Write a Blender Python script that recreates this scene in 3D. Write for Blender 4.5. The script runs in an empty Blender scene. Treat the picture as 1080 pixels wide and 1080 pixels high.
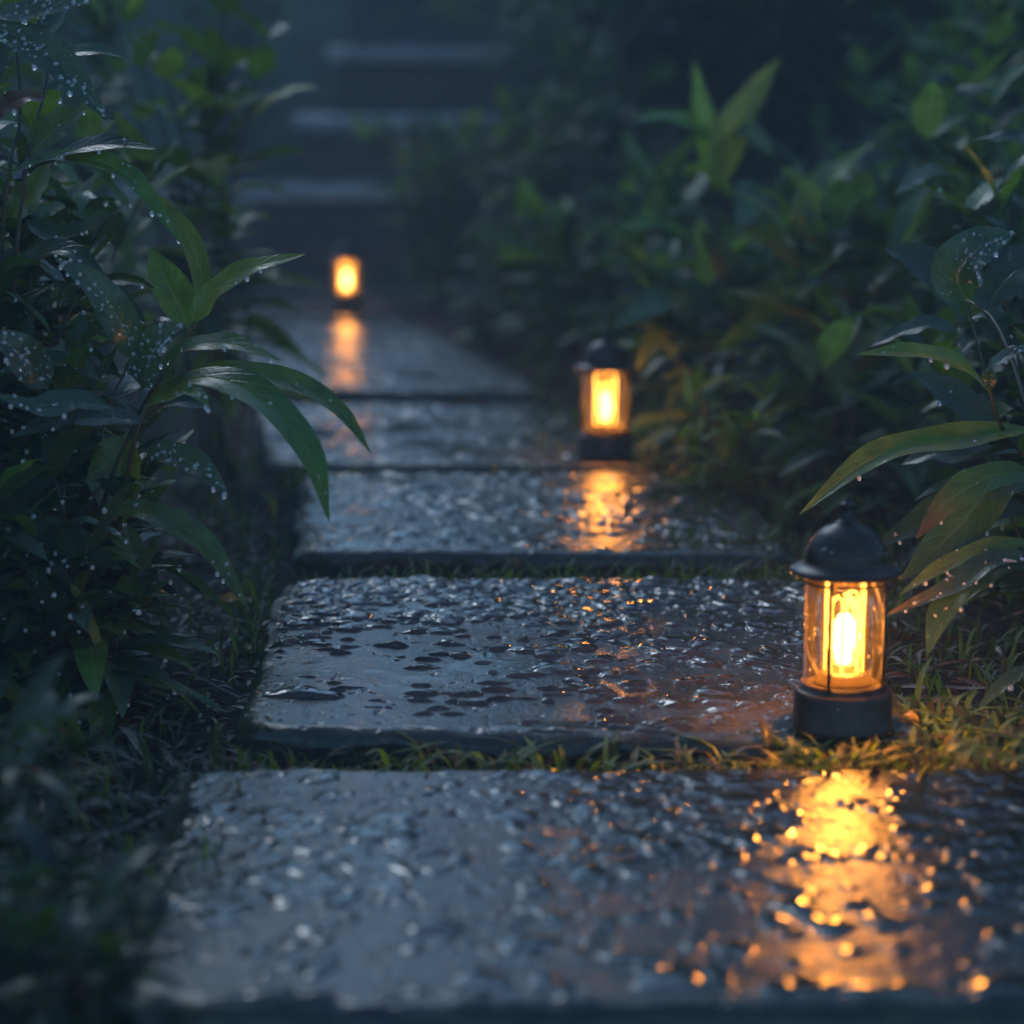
import bpy, math, random
import numpy as np

S = bpy.context.scene
COL = S.collection
R = math.radians
rng = np.random.default_rng(11)
random.seed(11)

# ------------------------------------------------------------------ camera
F = 2400.0            # focal length in pixels of the 1080 px photograph
H = 0.52              # eye height over the paving
PITCH = math.atan((540 - 125) / F)
cam_d = bpy.data.cameras.new("camera")
cam = bpy.data.objects.new("camera", cam_d)
COL.objects.link(cam)
cam.location = (0, 0, H)
cam.rotation_euler = (R(90) - PITCH, 0, 0)
cam_d.sensor_width = 36
cam_d.lens = 36 * F / 1080
cam_d.clip_start = 0.05
cam_d.clip_end = 600
cam_d.dof.use_dof = True
cam_d.dof.focus_distance = 2.2
cam_d.dof.aperture_fstop = 3.2
cam_d.dof.aperture_blades = 0
S.camera = cam

# ------------------------------------------------------------------ sky, sun, exposure
SUN_EL, SUN_AZ = R(37), R(-20)
w = bpy.data.worlds.new("World")
S.world = w
w.use_nodes = True
nt = w.node_tree
nt.nodes.clear()
sky = nt.nodes.new("ShaderNodeTexSky")
sky.sky_type = 'NISHITA'
sky.sun_disc = False
sky.sun_elevation = SUN_EL
sky.sun_rotation = SUN_AZ
sky.ozone_density = 4.0
sky.dust_density = 0.6
tint = nt.nodes.new("ShaderNodeMix")
tint.data_type = 'RGBA'
tint.blend_type = 'MULTIPLY'
tint.inputs['Factor'].default_value = 1
tint.inputs['B'].default_value = (0.66, 0.89, 0.98, 1)
bg = nt.nodes.new("ShaderNodeBackground")
bg.inputs["Strength"].default_value = 0.15
wo = nt.nodes.new("ShaderNodeOutputWorld")
nt.links.new(sky.outputs['Color'], tint.inputs['A'])
nt.links.new(tint.outputs['Result'], bg.inputs['Color'])
nt.links.new(bg.outputs['Background'], wo.inputs['Surface'])

sun_d = bpy.data.lights.new("sun", 'SUN')
sun_d.energy = 0.32
sun_d.angle = R(15)
sun_d.color = (0.8, 0.9, 1.0)
sun = bpy.data.objects.new("sun", sun_d)
COL.objects.link(sun)
sun.rotation_euler = (SUN_EL - R(90), 0, -SUN_AZ)

S.view_settings.view_transform = 'Standard'
S.view_settings.look = 'None'
S.view_settings.exposure = 0.43
S.view_settings.gamma = 1.0
S.view_settings.use_curve_mapping = False
S.render.engine = 'CYCLES'
cy = S.cycles
cy.use_denoising = True
cy.max_bounces = 8
cy.transparent_max_bounces = 16
cy.volume_bounces = 0
cy.sample_clamp_indirect = 6
cy.sample_clamp_direct = 0
cy.use_light_tree = True

# ------------------------------------------------------------------ helpers
CP = np.array([0, 0, H])
FW = np.array([0, math.cos(PITCH), -math.sin(PITCH)])
UP = np.array([0, math.sin(PITCH), math.cos(PITCH)])
RT = np.array([1.0, 0, 0])


def P(px, py, zc):
    return CP + zc * (FW + (px - 540) / F * RT - (py - 540) / F * UP)


def G(px, py, z=0.0):
    d = FW + (px - 540) / F * RT - (py - 540) / F * UP
    return CP + d * ((z - H) / d[2])


def nrm(v):
    v = np.asarray(v, float)
    return v / np.maximum(np.linalg.norm(v, axis=-1, keepdims=True), 1e-9)


def vnoise(x, y, seed=0):
    """smooth value noise in [-1,1], vectorised"""
    x = np.asarray(x, float); y = np.asarray(y, float)
    xi = np.floor(x).astype(np.int64); yi = np.floor(y).astype(np.int64)
    fx = x - xi; fy = y - yi
    fx = fx * fx * fx * (fx * (fx * 6 - 15) + 10); fy = fy * fy * fy * (fy * (fy * 6 - 15) + 10)

    def h(a, b):
        n = (a * 374761393 + b * 668265263 + seed * 974711 + 1013) & 0x7fffffff
        n = ((n ^ (n >> 13)) * 1274126177) & 0x7fffffff
        n = ((n ^ (n >> 16)) * 668265263) & 0x7fffffff
        return (n & 0xffff) / 32767.5 - 1
    a = h(xi, yi); b = h(xi + 1, yi); c = h(xi, yi + 1); d = h(xi + 1, yi + 1)
    return (a * (1 - fx) + b * fx) * (1 - fy) + (c * (1 - fx) + d * fx) * fy


def fbm(x, y, seed=0, o=4):
    s = 0; a = 1; t = 0
    for k in range(o):
        s = s + a * vnoise(x * 2 ** k, y * 2 ** k, seed + k * 17); t += a; a *= .5
    return s / t


class MB:
    """collects geometry for ONE mesh object"""

    def __init__(self):
        self.v = []; self.f = []; self.c = []; self.l = []; self.n = 0

    def add(self, v, f, c=(1, 1, 1), luv=None):
        v = np.asarray(v, float).reshape(-1, 3)
        self.v.append(v)
        for q in f if isinstance(f, list) else [f]:
            self.f.append(np.asarray(q, np.int64) + self.n)
        c = np.asarray(c, float)
        if c.ndim == 1:
            c = np.tile(c[:3], (len(v), 1))
        self.c.append(c)
        self.l.append(np.zeros((len(v), 3)) if luv is None else luv)
        self.n += len(v)

    def grid(self, pts, c=(1, 1, 1), luv=None, wrap=False):
        a, b = pts.shape[:2]
        idx = np.arange(a * b).reshape(a, b)
        if wrap:
            idx = np.concatenate([idx, idx[:, :1]], 1)
        q = np.stack([idx[:-1, :-1], idx[:-1, 1:], idx[1:, 1:], idx[1:, :-1]], -1).reshape(-1, 4)
        self.add(pts.reshape(-1, 3), q, c, luv)

    def lathe(self, prof, n=48, c=(1, 1, 1), o=(0, 0, 0)):
        prof = np.asarray(prof, float)
        a = np.linspace(0, 2 * np.pi, n, endpoint=False)
        pts = np.stack([prof[:, 0][:, None] * np.cos(a), prof[:, 0][:, None] * np.sin(a),
                        np.repeat(prof[:, 1][:, None], n, 1)], -1) + np.asarray(o)
        self.grid(pts, c, wrap=True)

    def tube(self, pts, rad, n=8, c=(1, 1, 1), closed=False):
        pts = np.asarray(pts, float)
        m = len(pts)
        rad = np.broadcast_to(np.asarray(rad, float), (m,))
        if closed:
            t = nrm(np.roll(pts, -1, 0) - np.roll(pts, 1, 0))
        else:
            t = nrm(np.gradient(pts, axis=0))
        ref = np.array([0.31, 0.22, 0.92]) if abs(t[0][2]) < .9 else np.array([1.0, .1, 0])
        s = nrm(np.cross(t, ref)); u = np.cross(t, s)
        a = np.linspace(0, 2 * np.pi, n, endpoint=False)
        g = pts[:, None] + rad[:, None, None] * (s[:, None] * np.cos(a)[None, :, None] + u[:, None] * np.sin(a)[None, :, None])
        if closed:
            g = np.concatenate([g, g[:1]], 0)
        else:
            g = np.concatenate([np.repeat(pts[:1, None], n, 1), g, np.repeat(pts[-1:, None], n, 1)], 0)
        self.grid(g, c, wrap=True)

    def build(self, name, mat, parent=None, smooth=True, loc=None):
        v = np.concatenate(self.v)
        me = bpy.data.meshes.new(name)
        me.vertices.add(len(v)); me.vertices.foreach_set("co", v.astype(np.float32).ravel())
        sizes = np.concatenate([np.full(len(f), f.shape[1]) for f in self.f])
        loops = np.concatenate([f.ravel() for f in self.f]).astype(np.int32)
        me.loops.add(len(loops)); me.loops.foreach_set("vertex_index", loops)
        me.polygons.add(len(sizes))
        st = np.concatenate([[0], np.cumsum(sizes)[:-1]]).astype(np.int32)
        me.polygons.foreach_set("loop_start", st)
        me.polygons.foreach_set("use_smooth", np.full(len(sizes), smooth))
        me.update(calc_edges=True)
        ca = me.attributes.new("lc", 'FLOAT_COLOR', 'POINT')
        c = np.concatenate(self.c)
        ca.data.foreach_set("color", np.concatenate([c, np.ones((len(c), 1))], 1).astype(np.float32).ravel())
        la = me.attributes.new("luv", 'FLOAT_VECTOR', 'POINT')
        la.data.foreach_set("vector", np.concatenate(self.l).astype(np.float32).ravel())
        me.validate()
        o = bpy.data.objects.new(name, me)
        me.materials.append(mat)
        COL.objects.link(o)
        if parent is not None:
            o.parent = parent
        if loc is not None:
            o.location = loc
        return o


def tag(o, label=None, cat=None, group=None, kind=None):
    if label: o["label"] = label
    if cat: o["category"] = cat
    if group: o["group"] = group
    if kind: o["kind"] = kind
    return o


def empty(name, loc):
    o = bpy.data.objects.new(name, None)
    COL.objects.link(o)
    o.location = loc
    o.empty_display_size = .05
    return o


def spline(pts, n):
    pts = np.asarray(pts, float)
    d = np.concatenate([[0], np.cumsum(np.linalg.norm(np.diff(pts, axis=0), axis=1))])
    d /= d[-1]
    t = np.linspace(0, 1, n)
    p = np.concatenate([[2 * pts[0] - pts[1]], pts, [2 * pts[-1] - pts[-2]]])
    i = np.clip(np.searchsorted(d, t, side='right') - 1, 0, len(pts) - 2)
    u = ((t - d[i]) / (d[i + 1] - d[i]))[:, None]
    p0, p1, p2, p3 = p[i], p[i + 1], p[i + 2], p[i + 3]
    return .5 * (2 * p1 + (p2 - p0) * u + (2 * p0 - 5 * p1 + 4 * p2 - p3) * u ** 2 + (3 * p1 - p0 - 3 * p2 + p3) * u ** 3)


# ------------------------------------------------------------------ materials
def new_mat(name):
    m = bpy.data.materials.new(name)
    m.use_nodes = True
    n = m.node_tree.nodes
    return m, n, m.node_tree.links, n["Principled BSDF"], n["Material Output"]


def N(n, typ, **kw):
    x = n.new(typ)
    for k, val in kw.items():
        if k in x.inputs.keys():
            x.inputs[k].default_value = val
        else:
            setattr(x, k, val)
    return x


def ramp(n, stops):
    r = n.new("ShaderNodeValToRGB")
    e = r.color_ramp.elements
    while len(e) < len(stops):
        e.new(.5)
    for k, (p, c) in enumerate(stops):
        e[k].position = p
        e[k].color = (*c, 1) if len(c) == 3 else c
    return r


def mat_stone(name, dark=1.0, wet=True):
    m, n, L, b, out = new_mat(name)
    tc = N(n, "ShaderNodeTexCoord")
    n1 = N(n, "ShaderNodeTexNoise", Scale=9.0, Detail=6.0, Roughness=.65)
    n2 = N(n, "ShaderNodeTexNoise", Scale=140.0, Detail=3.0)
    n3 = N(n, "ShaderNodeTexNoise", Scale=420.0, Detail=2.0)
    for q in (n1, n2, n3):
        L.new(tc.outputs['Object'], q.inputs['Vector'])
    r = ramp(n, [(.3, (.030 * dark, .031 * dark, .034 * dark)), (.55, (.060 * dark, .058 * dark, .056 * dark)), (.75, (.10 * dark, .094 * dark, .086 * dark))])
    L.new(n1.outputs['Fac'], r.inputs['Fac'])
    r2 = ramp(n, [(.35, (.7, .7, .7)), (.7, (1.25, 1.22, 1.18))])
    L.new(n2.outputs['Fac'], r2.inputs['Fac'])
    mx = N(n, "ShaderNodeMix", data_type='RGBA', blend_type='MULTIPLY', Factor=1.0)
    L.new(r.outputs['Color'], mx.inputs['A']); L.new(r2.outputs['Color'], mx.inputs['B'])
    lc = N(n, "ShaderNodeAttribute", attribute_name="lc")
    mx0 = N(n, "ShaderNodeMix", data_type='RGBA', blend_type='MULTIPLY', Factor=1.0)
    L.new(mx.outputs['Result'], mx0.inputs['A']); L.new(lc.outputs['Color'], mx0.inputs['B'])
    L.new(mx0.outputs['Result'], b.inputs['Base Color'])
    at = N(n, "ShaderNodeAttribute", attribute_name="luv")     # x = water standing on the stone
    sp = N(n, "ShaderNodeSeparateXYZ"); L.new(at.outputs['Vector'], sp.inputs[0])
    mr = N(n, "ShaderNodeMapRange"); L.new(n1.outputs['Fac'], mr.inputs['Value'])
    mr.inputs['From Min'].default_value = .35; mr.inputs['From Max'].default_value = .7
    mr.inputs['To Min'].default_value = .14 if wet else .5; mr.inputs['To Max'].default_value = .38 if wet else .7
    mr2 = N(n, "ShaderNodeMix", data_type='FLOAT'); L.new(sp.outputs['X'], mr2.inputs['Factor'])
    L.new(mr.outputs['Result'], mr2.inputs['A']); mr2.inputs['B'].default_value = .035
    L.new(mr2.outputs['Result'], b.inputs['Roughness'])
    b.inputs['IOR'].default_value = 1.5
    bp = N(n, "ShaderNodeBump", Strength=.34, Distance=.0016)
    mm = N(n, "ShaderNodeMath", operation='ADD'); L.new(n2.outputs['Fac'], mm.inputs[0]); L.new(n3.outputs['Fac'], mm.inputs[1])
    sub = N(n, "ShaderNodeMath", operation='SUBTRACT'); sub.inputs[0].default_value = 1.0; L.new(sp.outputs['X'], sub.inputs[1])
    ml = N(n, "ShaderNodeMath", operation='MULTIPLY'); L.new(mm.outputs[0], ml.inputs[0]); L.new(sub.outputs[0], ml.inputs[1])
    L.new(ml.outputs[0], bp.inputs['Height']); L.new(bp.outputs['Normal'], b.inputs['Normal'])
    return m


def mat_attr(name, rough=.6, spec=.5, noise=None, bump=0.0):
    m, n, L, b, out = new_mat(name)
    at = N(n, "ShaderNodeAttribute", attribute_name="lc")
    src = at.outputs['Color']
    if noise:
        tc = N(n, "ShaderNodeTexCoord")
        nz = N(n, "ShaderNodeTexNoise", Scale=noise, Detail=5.0, Roughness=.6)
        L.new(tc.outputs['Object'], nz.inputs['Vector'])
        r = ramp(n, [(.3, (.5, .5, .5)), (.7, (1.4, 1.4, 1.4))])
        L.new(nz.outputs['Fac'], r.inputs['Fac'])
        mx = N(n, "ShaderNodeMix", data_type='RGBA', blend_type='MULTIPLY', Factor=1.0)
        L.new(src, mx.inputs['A']); L.new(r.outputs['Color'], mx.inputs['B'])
        src = mx.outputs['Result']
        if bump:
            bp = N(n, "ShaderNodeBump", Strength=.6, Distance=bump)
            L.new(nz.outputs['Fac'], bp.inputs['Height']); L.new(bp.outputs['Normal'], b.inputs['Normal'])
    L.new(src, b.inputs['Base Color'])
    b.inputs['Roughness'].default_value = rough
    b.inputs['Specular IOR Level'].default_value = spec
    return m


def mat_leaf(name, rough=.27, trans=.35):
    m, n, L, b, out = new_mat(name)
    at = N(n, "ShaderNodeAttribute", attribute_name="lc")
    uv = N(n, "ShaderNodeAttribute", attribute_name="luv")
    sp = N(n, "ShaderNodeSeparateXYZ"); L.new(uv.outputs['Vector'], sp.inputs[0])
    ab = N(n, "ShaderNodeMath", operation='ABSOLUTE'); L.new(sp.outputs['X'], ab.inputs[0])
    # side veins run forward from the midrib
    m1 = N(n, "ShaderNodeMath", operation='MULTIPLY_ADD'); L.new(sp.outputs['Y'], m1.inputs[0]); m1.inputs[1].default_value = 62.0
    m2 = N(n, "ShaderNodeMath", operation='MULTIPLY'); L.new(ab.outputs[0], m2.inputs[0]); m2.inputs[1].default_value = -11.0
    L.new(m2.outputs[0], m1.inputs[2])
    sn = N(n, "ShaderNodeMath", operation='SINE'); L.new(m1.outputs[0], sn.inputs[0])
    vr = N(n, "ShaderNodeMapRange"); L.new(sn.outputs[0], vr.inputs['Value'])
    vr.inputs['From Min'].default_value = .55; vr.inputs['From Max'].default_value = 1
    mid = N(n, "ShaderNodeMapRange"); L.new(ab.outputs[0], mid.inputs['Value'])
    mid.inputs['From Min'].default_value = .1; mid.inputs['From Max'].default_value = .03
    mxv = N(n, "ShaderNodeMath", operation='MULTIPLY'); L.new(vr.outputs['Result'], mxv.inputs[0]); mxv.inputs[1].default_value = .35
    mv = N(n, "ShaderNodeMath", operation='MAXIMUM'); L.new(mxv.outputs[0], mv.inputs[0]); L.new(mid.outputs['Result'], mv.inputs[1])
    tc = N(n, "ShaderNodeTexCoord")
    nz = N(n, "ShaderNodeTexNoise", Scale=38.0, Detail=4.0); L.new(tc.outputs['Object'], nz.inputs['Vector'])
    r = ramp(n, [(.3, (.62, .66, .62)), (.7, (1.3, 1.25, 1.2))]); L.new(nz.outputs['Fac'], r.inputs['Fac'])
    mx = N(n, "ShaderNodeMix", data_type='RGBA', blend_type='MULTIPLY', Factor=1.0)
    L.new(at.outputs['Color'], mx.inputs['A']); L.new(r.outputs['Color'], mx.inputs['B'])
    lt = N(n, "ShaderNodeMix", data_type='RGBA', blend_type='MIX')
    ml = N(n, "ShaderNodeMath", operation='MULTIPLY'); L.new(mv.outputs[0], ml.inputs[0]); ml.inputs[1].default_value = .55
    L.new(ml.outputs[0], lt.inputs['Factor'])
    ns = N(n, "ShaderNodeTexNoise", Scale=46.0, Detail=3.0, Roughness=.7); L.new(tc.outputs['Object'], ns.inputs['Vector'])
    rs = N(n, "ShaderNodeMapRange"); L.new(ns.outputs['Fac'], rs.inputs['Value'])
    rs.inputs['From Min'].default_value = .69; rs.inputs['From Max'].default_value = .76; rs.inputs['To Max'].default_value = .7
    spt = N(n, "ShaderNodeMix", data_type='RGBA', blend_type='MIX'); L.new(rs.outputs['Result'], spt.inputs['Factor'])
    L.new(mx.outputs['Result'], spt.inputs['A']); spt.inputs['B'].default_value = (.07, .042, .016, 1)
    mx = spt
    sc = N(n, "ShaderNodeMix", data_type='RGBA', blend_type='MULTIPLY', Factor=1.0)
    L.new(at.outputs['Color'], sc.inputs['A']); sc.inputs['B'].default_value = (1.9, 1.6, 1.5, 1)
    L.new(sc.outputs['Result'], lt.inputs['B'])
    L.new(mx.outputs['Result'], lt.inputs['A'])
    L.new(lt.outputs['Result'], b.inputs['Base Color'])
    b.inputs['Roughness'].default_value = rough
    bp = N(n, "ShaderNodeBump", Strength=.5, Distance=.0012, invert=True)
    n2 = N(n, "ShaderNodeTexNoise", Scale=260.0, Detail=2.0); L.new(tc.outputs['Object'], n2.inputs['Vector'])
    ma = N(n, "ShaderNodeMath", operation='MULTIPLY_ADD'); L.new(n2.outputs['Fac'], ma.inputs[0]); ma.inputs[1].default_value = .7
    L.new(mv.outputs[0], ma.inputs[2])
    L.new(ma.outputs[0], bp.inputs['Height']); L.new(bp.outputs['Normal'], b.inputs['Normal'])
    tr = N(n, "ShaderNodeBsdfTranslucent")
    tcol = N(n, "ShaderNodeMix", data_type='RGBA', blend_type='MULTIPLY', Factor=1.0)
    L.new(lt.outputs['Result'], tcol.inputs['A']); tcol.inputs['B'].default_value = (2.4, 2.1, .8, 1)
    L.new(tcol.outputs['Result'], tr.inputs['Color'])
    mix = N(n, "ShaderNodeMixShader"); mix.inputs[0].default_value = trans
    L.new(b.outputs[0], mix.inputs[1]); L.new(tr.outputs[0], mix.inputs[2])
    L.new(mix.outputs[0], out.inputs['Surface'])
    return m


def mat_metal():
    m, n, L, b, out = new_mat("black_bronze")
    tc = N(n, "ShaderNodeTexCoord")
    nz = N(n, "ShaderNodeTexNoise", Scale=90.0, Detail=6.0); L.new(tc.outputs['Object'], nz.inputs['Vector'])
    r = ramp(n, [(.35, (.016, .012, .010)), (.7, (.036, .026, .021))]); L.new(nz.outputs['Fac'], r.inputs['Fac'])
    L.new(r.outputs['Color'], b.inputs['Base Color'])
    b.inputs['Metallic'].default_value = .35
    rr = N(n, "ShaderNodeMapRange"); L.new(nz.outputs['Fac'], rr.inputs['Value'])
    rr.inputs['To Min'].default_value = .25; rr.inputs['To Max'].default_value = .5
    L.new(rr.outputs['Result'], b.inputs['Roughness'])
    bp = N(n, "ShaderNodeBump", Strength=.25, Distance=.0006)
    n2 = N(n, "ShaderNodeTexNoise", Scale=500.0, Detail=2.0); L.new(tc.outputs['Object'], n2.inputs['Vector'])
    L.new(n2.outputs['Fac'], bp.inputs['Height']); L.new(bp.outputs['Normal'], b.inputs['Normal'])
    return m


def mat_thin_glass(name, col, refl=1.0, scatter=.0035):
    """thin pane: clear film that lets light straight through and mirrors a little"""
    m, n, L, b, out = new_mat(name)
    n.remove(b)
    tr = N(n, "ShaderNodeBsdfTransparent"); tr.inputs['Color'].default_value = (*col, 1)
    gl = N(n, "ShaderNodeBsdfGlossy"); gl.inputs['Roughness'].default_value = .04
    gl.inputs['Color'].default_value = (1, 1, 1, 1)
    fr = N(n, "ShaderNodeFresnel"); fr.inputs['IOR'].default_value = 1.45
    mm = N(n, "ShaderNodeMath", operation='MULTIPLY'); L.new(fr.outputs[0], mm.inputs[0]); mm.inputs[1].default_value = refl
    mix = N(n, "ShaderNodeMixShader"); L.new(mm.outputs[0], mix.inputs[0])
    L.new(tr.outputs[0], mix.inputs[1]); L.new(gl.outputs[0], mix.inputs[2])
    # old glass scatters a little of the lamp's light
    tl = N(n, "ShaderNodeBsdfTranslucent"); tl.inputs['Color'].default_value = (1.0, .72, .36, 1)
    tc = N(n, "ShaderNodeTexCoord")
    nz = N(n, "ShaderNodeTexNoise", Scale=60.0, Detail=4.0); L.new(tc.outputs['Object'], nz.inputs['Vector'])
    mr = N(n, "ShaderNodeMapRange"); L.new(nz.outputs['Fac'], mr.inputs['Value'])
    mr.inputs['From Min'].default_value = .3; mr.inputs['From Max'].default_value = .75
    mr.inputs['To Min'].default_value = scatter * .5; mr.inputs['To Max'].default_value = scatter * 1.8
    mx2 = N(n, "ShaderNodeMixShader"); L.new(mr.outputs['Result'], mx2.inputs[0])
    L.new(mix.outputs[0], mx2.inputs[1]); L.new(tl.outputs[0], mx2.inputs[2])
    L.new(mx2.outputs[0], out.inputs['Surface'])
    return m


def mat_emit(name, col, s):
    m, n, L, b, out = new_mat(name)
    n.remove(b)
    e = N(n, "ShaderNodeEmission"); e.inputs['Color'].default_value = (*col, 1); e.inputs['Strength'].default_value = s
    L.new(e.outputs[0], out.inputs['Surface'])
    return m


def mat_water():
    m, n, L, b, out = new_mat("rain_drop")
    b.inputs['Base Color'].default_value = (1, 1, 1, 1)
    b.inputs['Roughness'].default_value = 0.0
    b.inputs['IOR'].default_value = 1.42
    b.inputs['Transmission Weight'].default_value = .76  # the opaque white share paints sparkle into the drops
    return m


M = dict(
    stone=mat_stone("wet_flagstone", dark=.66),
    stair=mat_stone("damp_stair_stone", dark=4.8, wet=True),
    soil=mat_attr("dark_soil", rough=.8, spec=.15, noise=55, bump=.006),
    mulch=mat_attr("wet_mulch", rough=.45, noise=90),
    grass=mat_leaf("grass_blade", rough=.4, trans=.4),
    leaf=mat_leaf("wet_leaf"),
    leaf_far=mat_leaf("shrub_leaf", rough=.46, trans=.38),
    bark=mat_attr("bark", rough=.7, spec=.4, noise=40, bump=.01),
    stem=mat_attr("plant_stem", rough=.45, noise=60),
    metal=mat_metal(),
    glass=mat_thin_glass("amber_glass", (1.0, .93, .80)),
    inner=mat_thin_glass("inner_tube_glass", (1.0, .90, .72), 1.4),
    flame=mat_emit("lamp_core", (1.0, .58, .19), 15),
    filament=mat_emit("lamp_filament", (1.0, .43, .075), 5.5),
    brass=mat_attr("brass", rough=.35),
    water=mat_water(),
)

# ------------------------------------------------------------------ terrain
SOIL = -0.034


def ground_z(x, y):
    x = np.asarray(x, float); y = np.asarray(y, float)
    z = SOIL + .012 * fbm(x * 3.1, y * 3.1, 3) + .006 * fbm(x * 14, y * 14, 5)
    far = np.clip((np.abs(x + .05) - .6) / 2.5, 0, 1)
    z = z + far ** 1.5 * .16 * (1 + .5 * fbm(x * .9, y * .9, 9))
    ramp_ = np.clip((y - 7.7) / 3.2, 0, 1)
    z = z + 1.5 * ramp_ * ramp_ * (3 - 2 * ramp_)
    return z


def make_ground():
    u = np.linspace(-1, 1, 361)
    xs = np.sinh(u * 5.2) / np.sinh(5.2) * 90
    v = np.linspace(0, 1, 420)
    ys = -6 + np.concatenate([np.linspace(0, 5.9, 30), 5.9 + .02 + (np.exp(np.linspace(0, 1, 390) * 4.3) - 1) / (math.exp(4.3) - 1) * 100])
    X, Y = np.meshgrid(xs, ys)
    Z = ground_z(X, Y)
    b = MB()
    k = .5 + .5 * fbm(X * 5, Y * 5, 21)
    c = np.stack([.009 + .010 * k, .007 + .007 * k, .005 + .004 * k], -1).reshape(-1, 3)
    m_ = np.clip((Y - 6.5) / 2, 0, 1).reshape(-1, 1)          # mossy green slope, painted paler to stand in for mist brightness
    c = c * (1 - m_) + np.array([.055, .08, .055]) * (.6 + .8 * k.reshape(-1, 1)) * m_
    b.grid(np.stack([X, Y, Z], -1), c)
    tag(b.build("ground", M['soil']), kind="structure")


make_ground()


# ------------------------------------------------------------------ stepping stones
def make_slab(corners, cell, thick, seed, drops, label, amp=1.0, film=.0, bead=1.0, fine=1.0, grad=.7):
    """corners BL, FL, FR, BR on z=0; a thick flagstone with a rounded lip and rain beaded on top"""
    r_ = np.random.default_rng(seed)
    BL, FL, FR, BR = [np.asarray(c, float) for c in corners]
    Wd = np.linalg.norm(FR - FL); Dp = np.linalg.norm(FL - BL)
    nx = int(Wd / cell); ny = int(Dp / cell)
    s, t = np.meshgrid(np.linspace(0, 1, nx), np.linspace(0, 1, ny))
    pos = (BL[:2] * (1 - t[..., None]) + FL[:2] * t[..., None]) * (1 - s[..., None]) + (BR[:2] * (1 - t[..., None]) + FR[:2] * t[..., None]) * s[..., None]
    x, y = pos[..., 0], pos[..., 1]
    # worn outline
    ox = .008 * fbm(x * 7, y * 7, seed, 3) + .003 * fbm(x * 40, y * 40, seed + 3, 3)
    oy = .008 * fbm(x * 7, y * 7, seed + 40, 3) + .003 * fbm(x * 40, y * 40, seed + 9, 3)
    d = np.minimum(np.minimum(s, 1 - s) * Wd, np.minimum(t, 1 - t) * Dp)
    # rounded corners
    cx = np.maximum(.05 - np.minimum(s, 1 - s) * Wd, 0); cyy = np.maximum(.05 - np.minimum(t, 1 - t) * Dp, 0)
    inner = (cx > 0) & (cyy > 0)
    d = np.where(inner, np.minimum(d, np.maximum(.05 - np.hypot(cx, cyy), 0)), d)
    rr = .019 + .010 * fbm(x * 24, y * 24, seed + 5, 3)
    q = np.clip(1 - d / rr, 0, 1)
    lip = -rr * .8 * (1 - np.sqrt(np.maximum(1 - q * q, 0)))
    wx = x + .006 * vnoise(x * 45, y * 45, seed + 60) + .0025 * vnoise(x * 130, y * 130, seed + 61)
    wy = y + .006 * vnoise(x * 45, y * 45, seed + 62) + .0025 * vnoise(x * 130, y * 130, seed + 63)
    patch = np.clip(.55 + .9 * fbm(x * 5, y * 5, seed + 90, 2), 0, 1.3)
    stone = amp * (.0022 * fbm(x * 8, y * 8, seed + 1, 3) + fine * .0006 * patch * fbm(wx * 42, wy * 42, seed + 2, 3)
                   + fine * .00030 * (.4 + patch) * fbm(wx * 130, wy * 130, seed + 4, 3))
    pits = np.clip(vnoise(x * 95, y * 95, seed + 33) - .62, 0, 1)
    stone -= .004 * pits
    # beads of rain
    water = np.zeros_like(stone)
    x0, y0 = x.min(), y.min(); x1, y1 = x.max(), y.max()
    for k in range(drops):
        cx_, cy_ = r_.uniform(x0, x1), r_.uniform(y0, y1)
        dn = float(vnoise(cx_ * 8, cy_ * 8, seed + 15)) - (cx_ - (x0 + x1) / 2) / (x1 - x0) * grad
        if dn < 0 and r_.random() < .75: continue
        rad = .0018 + .0125 * r_.random() ** 4.0
        if r_.random() < .012: rad *= 1.9
        # nearest index window
        tt = (cy_ - y0) / (y1 - y0); jj = int((1 - tt) * ny); w_ = int(rad * 1.6 / cell) + 3
        i_s = (cx_ - x[min(max(jj, 0), ny - 1), 0]) / max(x[min(max(jj, 0), ny - 1), -1] - x[min(max(jj, 0), ny - 1), 0], 1e-6)
        ii = int(i_s * nx)
        a0, a1, b0, b1 = max(jj - w_, 0), min(jj + w_, ny), max(ii - w_, 0), min(ii + w_, nx)
        if a1 <= a0 or b1 <= b0: continue
        ang = r_.uniform(0, 3.14); e = r_.uniform(1, 1.7)
        dx, dy = wx[a0:a1, b0:b1] - cx_, wy[a0:a1, b0:b1] - cy_
        du = (dx * math.cos(ang) + dy * math.sin(ang)) / e; dv = -dx * math.sin(ang) + dy * math.cos(ang)
        qq = 1 - (du * du + dv * dv) / rad ** 2
        hh = rad * bead * r_.uniform(.22, .40) * np.clip(qq, 0, 1) ** .8
        water[a0:a1, b0:b1] = np.maximum(water[a0:a1, b0:b1], hh)
    edge_ok = np.clip((d - .012) / .01, 0, 1)
    water *= edge_ok
    puddle = np.clip((fbm(x * 11, y * 11, seed + 70, 3) + film - .22) * 5, 0, 1) * edge_ok
    lvl = stone * (1 - .5 * puddle)
    z = lvl + water + lip
    wet = np.clip(water / .0004, 0, 1)
    wet = np.maximum(wet, puddle * .8)
    pts = np.stack([x + ox, y + oy, z], -1)
    # corner rounding: pull corner points in
    cen = np.stack([np.where(s < .5, 1, -1) * .05, np.where(t < .5, -1, 1) * .05], -1)
    rad = np.hypot(cx, cyy)
    k = np.where(inner & (rad > .05), (rad - .05) / np.maximum(rad, 1e-6), 0)
    pts[..., 0] += np.where(s < .5, 1, -1) * cx * k
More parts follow.
